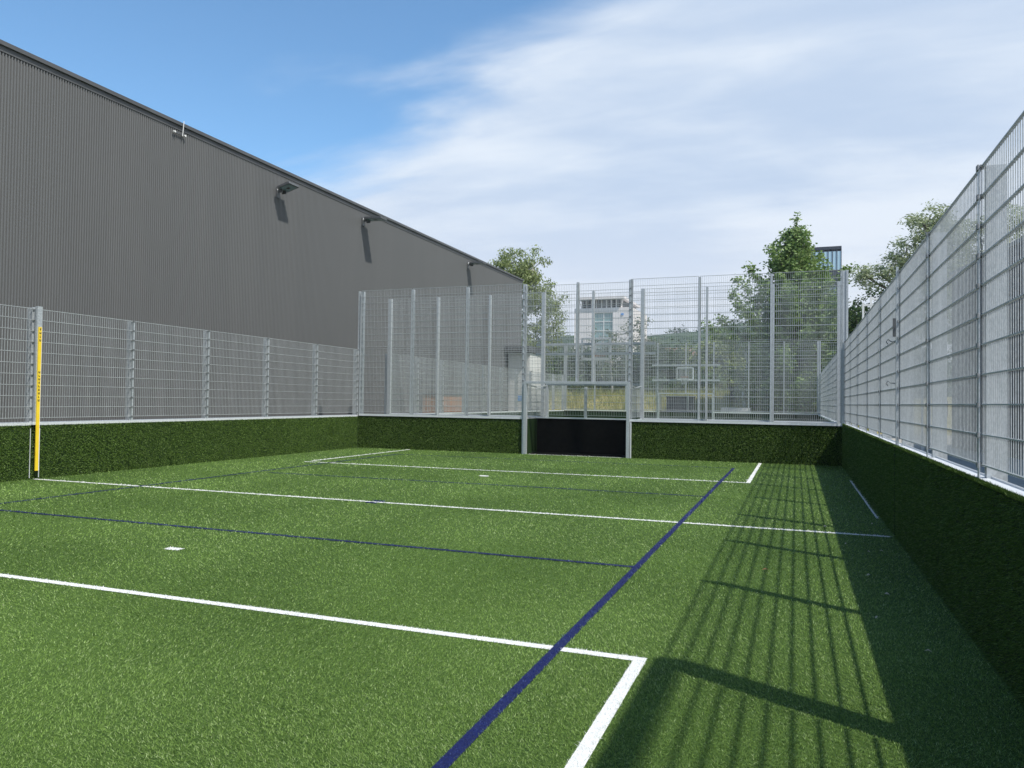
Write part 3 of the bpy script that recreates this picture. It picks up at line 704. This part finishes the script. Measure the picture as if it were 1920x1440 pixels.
pointed_tree()
thin = [(-15.96,56,5.3,1.1,1,.8), (-13.9,56,6.4,1.3,1,.9), (-12.0,56,6.2,1.2,1,.8), (-11.1,56,7.3,1.0,.9,.8), (-10.2,56,6.2,.9,.9,1.0), (-13.0,56,4.5,1.7,1.2,1.2)]
make_tree('ash_tree', 'thin grey green tree with open branches in front of the pale building', (-13,56,1.6), 6.0, [(a,b_,c_,d,e,f) for a,b_,c_,d,e,f in thin], 16, .17, L_GREY, M_BIRCH, tr=.12, sig=.2, twig=2.3)
make_tree('young_birch', 'slim young birch with a white trunk beside the pointed hornbeam', (-3.15,52.5,1.0), 7.0,
    [(-3.15,52.5,7.4,.6,.6,.9), (-3.5,52.4,6.0,.7,.7,.8), (-2.7,52.6,5.6,.7,.7,.8)], 14, .16, L_MID, M_WPL, tr=.11, sig=.25, twig=2)
spots = [(-24,63,5.2,2.4,'tree','broad dark tree beside the birch at the end of the hall'), (-20.5,66,5.4,2.2,'mid','green tree under the drooping birch'), (-17.2,64,5.6,2.2,'dark','dark round tree left of the thin grey tree'),
 (-14.4,67,6.0,2.3,'mid','green tree behind the thin grey tree'), (-11.3,65,6.2,2.0,'dark','dark tree right of the pale building'), (-8.6,67,6.0,2.4,'mid','bushy green tree just below the red roof'),
 (-6.0,64,6.3,2.4,'light','light green tree behind the far basket board'), (-3.7,66,6.4,2.4,'mid','green tree left of the pointed hornbeam'), (-1.2,63,5.0,2.0,'dark','dark tree low behind the pointed hornbeam'),
 (1.6,65,5.4,2.2,'mid','green tree to the right behind the pointed hornbeam'), (4.6,62,5.6,2.2,'dark','dark tree behind the right corner of the second pitch'), (-28,66,6,2.6,'mid','green tree hidden mostly behind the hall'), (7.5,60,5.4,2.2,'dark','dark tree to the right beyond the fence corner')]
lm = {'tree':L_DARK,'mid':L_MID,'dark':L_DARK,'light':L_BIRCH}
for i,(x,y,h,r,kd,lab) in enumerate(spots):
    h *= 1.13
    bl = [(x,y,h*.62,r,r,h*.36),(x-r*.55,y,h*.42,r*.7,r*.8,h*.3),(x+r*.6,y+.3,h*.45,r*.7,r*.8,h*.32),(x+.3,y-.5,h*.25,r*.9,r,h*.22)]
    make_tree('garden_tree', lab, (x,y,.9), h*.8, bl, 46, .27, lm[kd], M_BARK, tr=.15, group='trees beyond the second pitch', sig=.3, twig=2.2)
shr = [(-9.6,58.5,2.9,1.3,'low shrub on the bank below the red roof'), (-2.9,57.5,3.0,1.3,'shrub on the bank left of the hornbeam trunk'), (1.2,56.5,2.8,1.4,'shrub on the bank right of the hornbeam trunk'), (-17.2,58.5,3.2,1.5,'shrub on the bank at the left, near the hall end'), (-6.2,58.8,3.2,1.2,'shrub on the bank behind the dark crate')]
for x,y,z,r,lab in shr:
    make_tree('shrub', lab, (x,y,1.9), 1.8, [(x,y,z,r,r*.8,.9),(x+r*.7,y,z-.3,r*.7,r*.7,.7)], 30, .19, L_MID, M_BARK, 'shrub', group='shrubs on the grass bank', bush=True, sig=.22, twig=1.6)

# ------------------------------------------------------------------ far buildings and things behind the second pitch
t = thing('pale_office_block', 'pale block with a dark open roof loggia and a teal glazed strip', 'building', (-42.6,150,0))
g = MB().box(0,4.2,0,16,0,20.6).box(8.0,11.9,0,16,0,20.6); link('wall', g.mesh('wall', M_CREAM), t)
g = MB().box(4.2,8.0,0.02,16,0,7).box(4.2,8.0,.02,16,19.6,20.6); link('spandrel', g.mesh('spandrel', M_CREAM), t)
for r in range(7):
    for k in range(2):
        g = MB().box(4.25+k*1.88,6.08+k*1.88,.3,.4,7.1+r*1.8,8.75+r*1.8); link('pane', g.mesh('pane', M_GLASST), t)
g = MB(); [g.box(4.2,8.0,.2,.6,7.0+r*1.8-.05,7.0+r*1.8+.08) for r in range(8)]; g.box(6.05,6.16,.18,.6,7,19.6); link('mullion', g.mesh('mullion', M_WHT), t)
g = MB().box(1.4,9.6,1.0,15,20.6,22.3); link('loggia', g.mesh('loggia', M_LOGG), t)
g = MB()
for i in range(9): g.box(1.3+i*1.03,1.5+i*1.03,.5,.8,20.6,22.3)
link('column', g.mesh('column', M_CREAM), t)
g = MB(); g.v = [(1.4,0,20.6),(1.0,-.6,22.3),(1.0,0.2,22.3),(1.4,.4,20.6),(9.6,0,20.6),(10.2,-.6,22.3),(10.2,.2,22.3),(9.6,.4,20.6)]; g.f=[(0,1,2,3),(4,7,6,5)]
g.box(.8,10.4,-.8,16,22.3,22.8); link('roof', g.mesh('roof', M_CREAM), t)
g = MB().box(9.7,10.2,-.12,-.02,19.0,19.4); link('sign', g.mesh('sign', M_BLUEP), t)

t = thing('dark_tower', 'dark office tower with a band of sky reflecting windows, behind the pointed tree', 'tower', (-1.4,160,0))
g = MB().box(0,9.55,0,12,0,27.6).box(0,9.55,0,12,31.9,32.5).box(0,9.55,.9,12,27.6,31.9); link('wall', g.mesh('wall', M_TOWER), t)
for k in range(12):
    g = MB().box(.1+k*.79,.78+k*.79,.05,.15,27.9,31.5); link('pane', g.mesh('pane', M_GLASSB), t)
for k in range(13): g = MB().box(-.02+k*.79,.08+k*.79,-.08,.6,0,32.3); link('fin', g.mesh('fin', M_TOWER), t)
for r in range(6): g = MB().box(0,9.5,-.03,-.001,3+r*4,4.6+r*4); link('window_band', g.mesh('window_band', M_GLASS), t)

def house(label, x, y, z, w, d, h, rh, mw, mr):
    t = thing('house', label, 'house', (x,y,z))
    g = MB().box(0,w,0,d,-8,h); link('wall', g.mesh('wall', mw), t)
    g = MB(); o = .5; g.v = [(-o,-o,h),(w+o,-o,h),(w+o,d+o,h),(-o,d+o,h),(-o,d/2,h+rh),(w+o,d/2,h+rh)]; g.f = [(0,1,5,4),(2,3,4,5),(1,2,5),(3,0,4),(0,3,2,1)]
    link('roof', g.mesh('roof', mr), t)
    n_ = max(2, int(w/3))
    for k in range(n_):
        g = MB().box(w*(k+.35)/n_, w*(k+.65)/n_, -.06,-.001, h*.45,h*.8); link('window', g.mesh('window', M_GLASS), t)
house('large house on the slope with a long red tiled roof', -40.6, 250, 15.6, 8.4, 9, 2.6, 1.7, M_BEIGE, M_TILE)
house('beige house with a red roof lower on the slope', -26.5, 170, 8.6, 5.4, 7, 3.0, 1.7, M_BEIGE, M_TILE)
house('pale house with a grey roof on the slope at the left near the birch', -93, 260, 12, 12, 9, 5, 3.0, M_CREAM, M_LAMPB)
# row of trees on the ridge
ORD = ['first','second','third','fourth','fifth','sixth','seventh','eighth','ninth','tenth','eleventh','twelfth','thirteenth','fourteenth']
rid = [(-.243,0),(-.205,1),(-.198,0),(-.15,1),(-.141,1),(-.12,0),(-.105,1),(-.095,0),(-.08,1),(-.07,1),(-.05,0),(-.3,1),(-.34,0),(-.38,1)]
for i,(az,k) in enumerate(sorted(rid)):
    y = 478; x = az*y; z = hillz(x,y)
    make_tree('ridge_tree', ORD[i]+' from the left of the small dark trees on the hill skyline', (x,y,z-1), 4, [(x,y,z+2.2,3.4+k*1.6,3,2.2+k),(x+4,y,z+1.2,3,3,1.8)], 7, 1.3, L_DARK, M_BARK, group='trees along the hill ridge', bush=True, sig=.8, twig=.12)

# things beyond the second pitch
t = thing('dark_container', 'dark grey ribbed waste container standing on the dry grass', 'container', (-7.85,49.6,0.15))
g = MB().box(0,1.65,0,1.1,.1,1.75); link('body', g.mesh('body', M_CRATE), t)
g = MB().box(-.04,1.69,-.05,1.15,1.75,1.86); link('lid', g.mesh('lid', M_BLK), t)
g = MB(); [g.box(.08+i*.2,.13+i*.2,-.04,-.001,.15,1.7) for i in range(8)]; link('ribs', g.mesh('ribs', M_CRATE), t)
t = thing('white_bench_block', 'long white concrete block in two stacked layers on the grass', 'block', (-4.5,48.6,0.1))
for k,(a,b_) in enumerate(((0,2.05),(.15,1.9))):
    g = MB().box(a,b_,0,.7,.35+k*.5,.83+k*.5 if k==0 else 1.2); link('slab', g.mesh('slab', M_WHT), t)
g = MB().box(0,2.0,.1,.6,-.1,.35); link('base', g.mesh('base', M_LWHITE), t)
t = thing('grey_shed', 'low grey shed with a flat roof behind the white block', 'shed', (-4.2,53.5,.8))
g = MB().box(0,2.6,0,2,0,1.75); link('wall', g.mesh('wall', M_CRATE), t)
g = MB().box(-.15,2.75,-.15,2.15,1.75,1.9); link('roof', g.mesh('roof', M_LAMPB), t)
g = MB().box(1.5,2.2,-.03,-.001,.2,1.5); link('door', g.mesh('door', M_WPL), t)
t = thing('tube_scaffold', 'white tubular frame in two steps above the fence, in front of the dark tree', 'scaffold', (2.25,30,0))
for (x,y,z) in ((0,0,5.25),(.28,.3,5.5)):
    g = MB(); g.bar((x,y,0),(x,y,z),.07); link('post', g.mesh('post', M_WHT), t)
    g = MB(); g.bar((x+1.9,y,0),(x+1.9,y,z),.07); link('post', g.mesh('post', M_WHT), t)
    for zr in (z-.09,z-.62):
        g = MB(); g.bar((x,y,zr),(x+1.9,y,zr),.06); link('rail', g.mesh('rail', M_WHT), t)
# storage rack between court and far bank: small litter on the turf
def leaf_litter(label, x, y, s, m, rz):
    g = MB(); g.v = [(-s,0,.020),(0,-s*.45,.031),(s*1.1,0,.018),(0,s*.45,.024),(0,0,.036)]; g.f = [(0,1,4),(1,2,4),(2,3,4),(3,0,4)]
    o = link('fallen_leaf', g.mesh('fallen_leaf', m), None, (x,y,0), rz); tag(o, label, 'leaf', 'litter on the turf')
M_LBR = mottled('brown_leaf', (.26,.12,.05), (.36,.18,.08), 30, .7); M_LPA = mottled('pale_leaf', (.45,.42,.33), (.55,.5,.4), 30, .7)
leaf_litter('brown fallen leaf on the sunlit turf among the fence shadows', -.26, 7.45, .035, M_LBR, .5)
for i,(x,y) in enumerate(sorted([(.52,9.2),(.72,8.8),(.85,8.9),(.62,7.6),(.80,13.2),(.70,6.9),(.93,10.9),(.55,6.1),(.78,5.4),(.35,10.4)], key=lambda q: q[1])):
    leaf_litter(ORD[i]+' nearest of the pale leaf scraps on the shaded turf by the right wall', x, y, .022, M_LPA, i*1.3)

# thin summer haze over the valley
g = MB().box(-480,380,-40,800,-1.5,75)
M_HZ = bpy.data.materials.new('thin_haze'); M_HZ.use_nodes = True; nt = M_HZ.node_tree; nt.nodes.clear()
pv = N(nt, 'ShaderNodeVolumePrincipled'); pv.inputs['Color'].default_value = (.80,.88,1,1); pv.inputs['Density'].default_value = .00030
oo = N(nt, 'ShaderNodeOutputMaterial'); nt.links.new(pv.outputs[0], oo.inputs['Volume'])
link('haze', g.mesh('haze', M_HZ), kind='stuff')
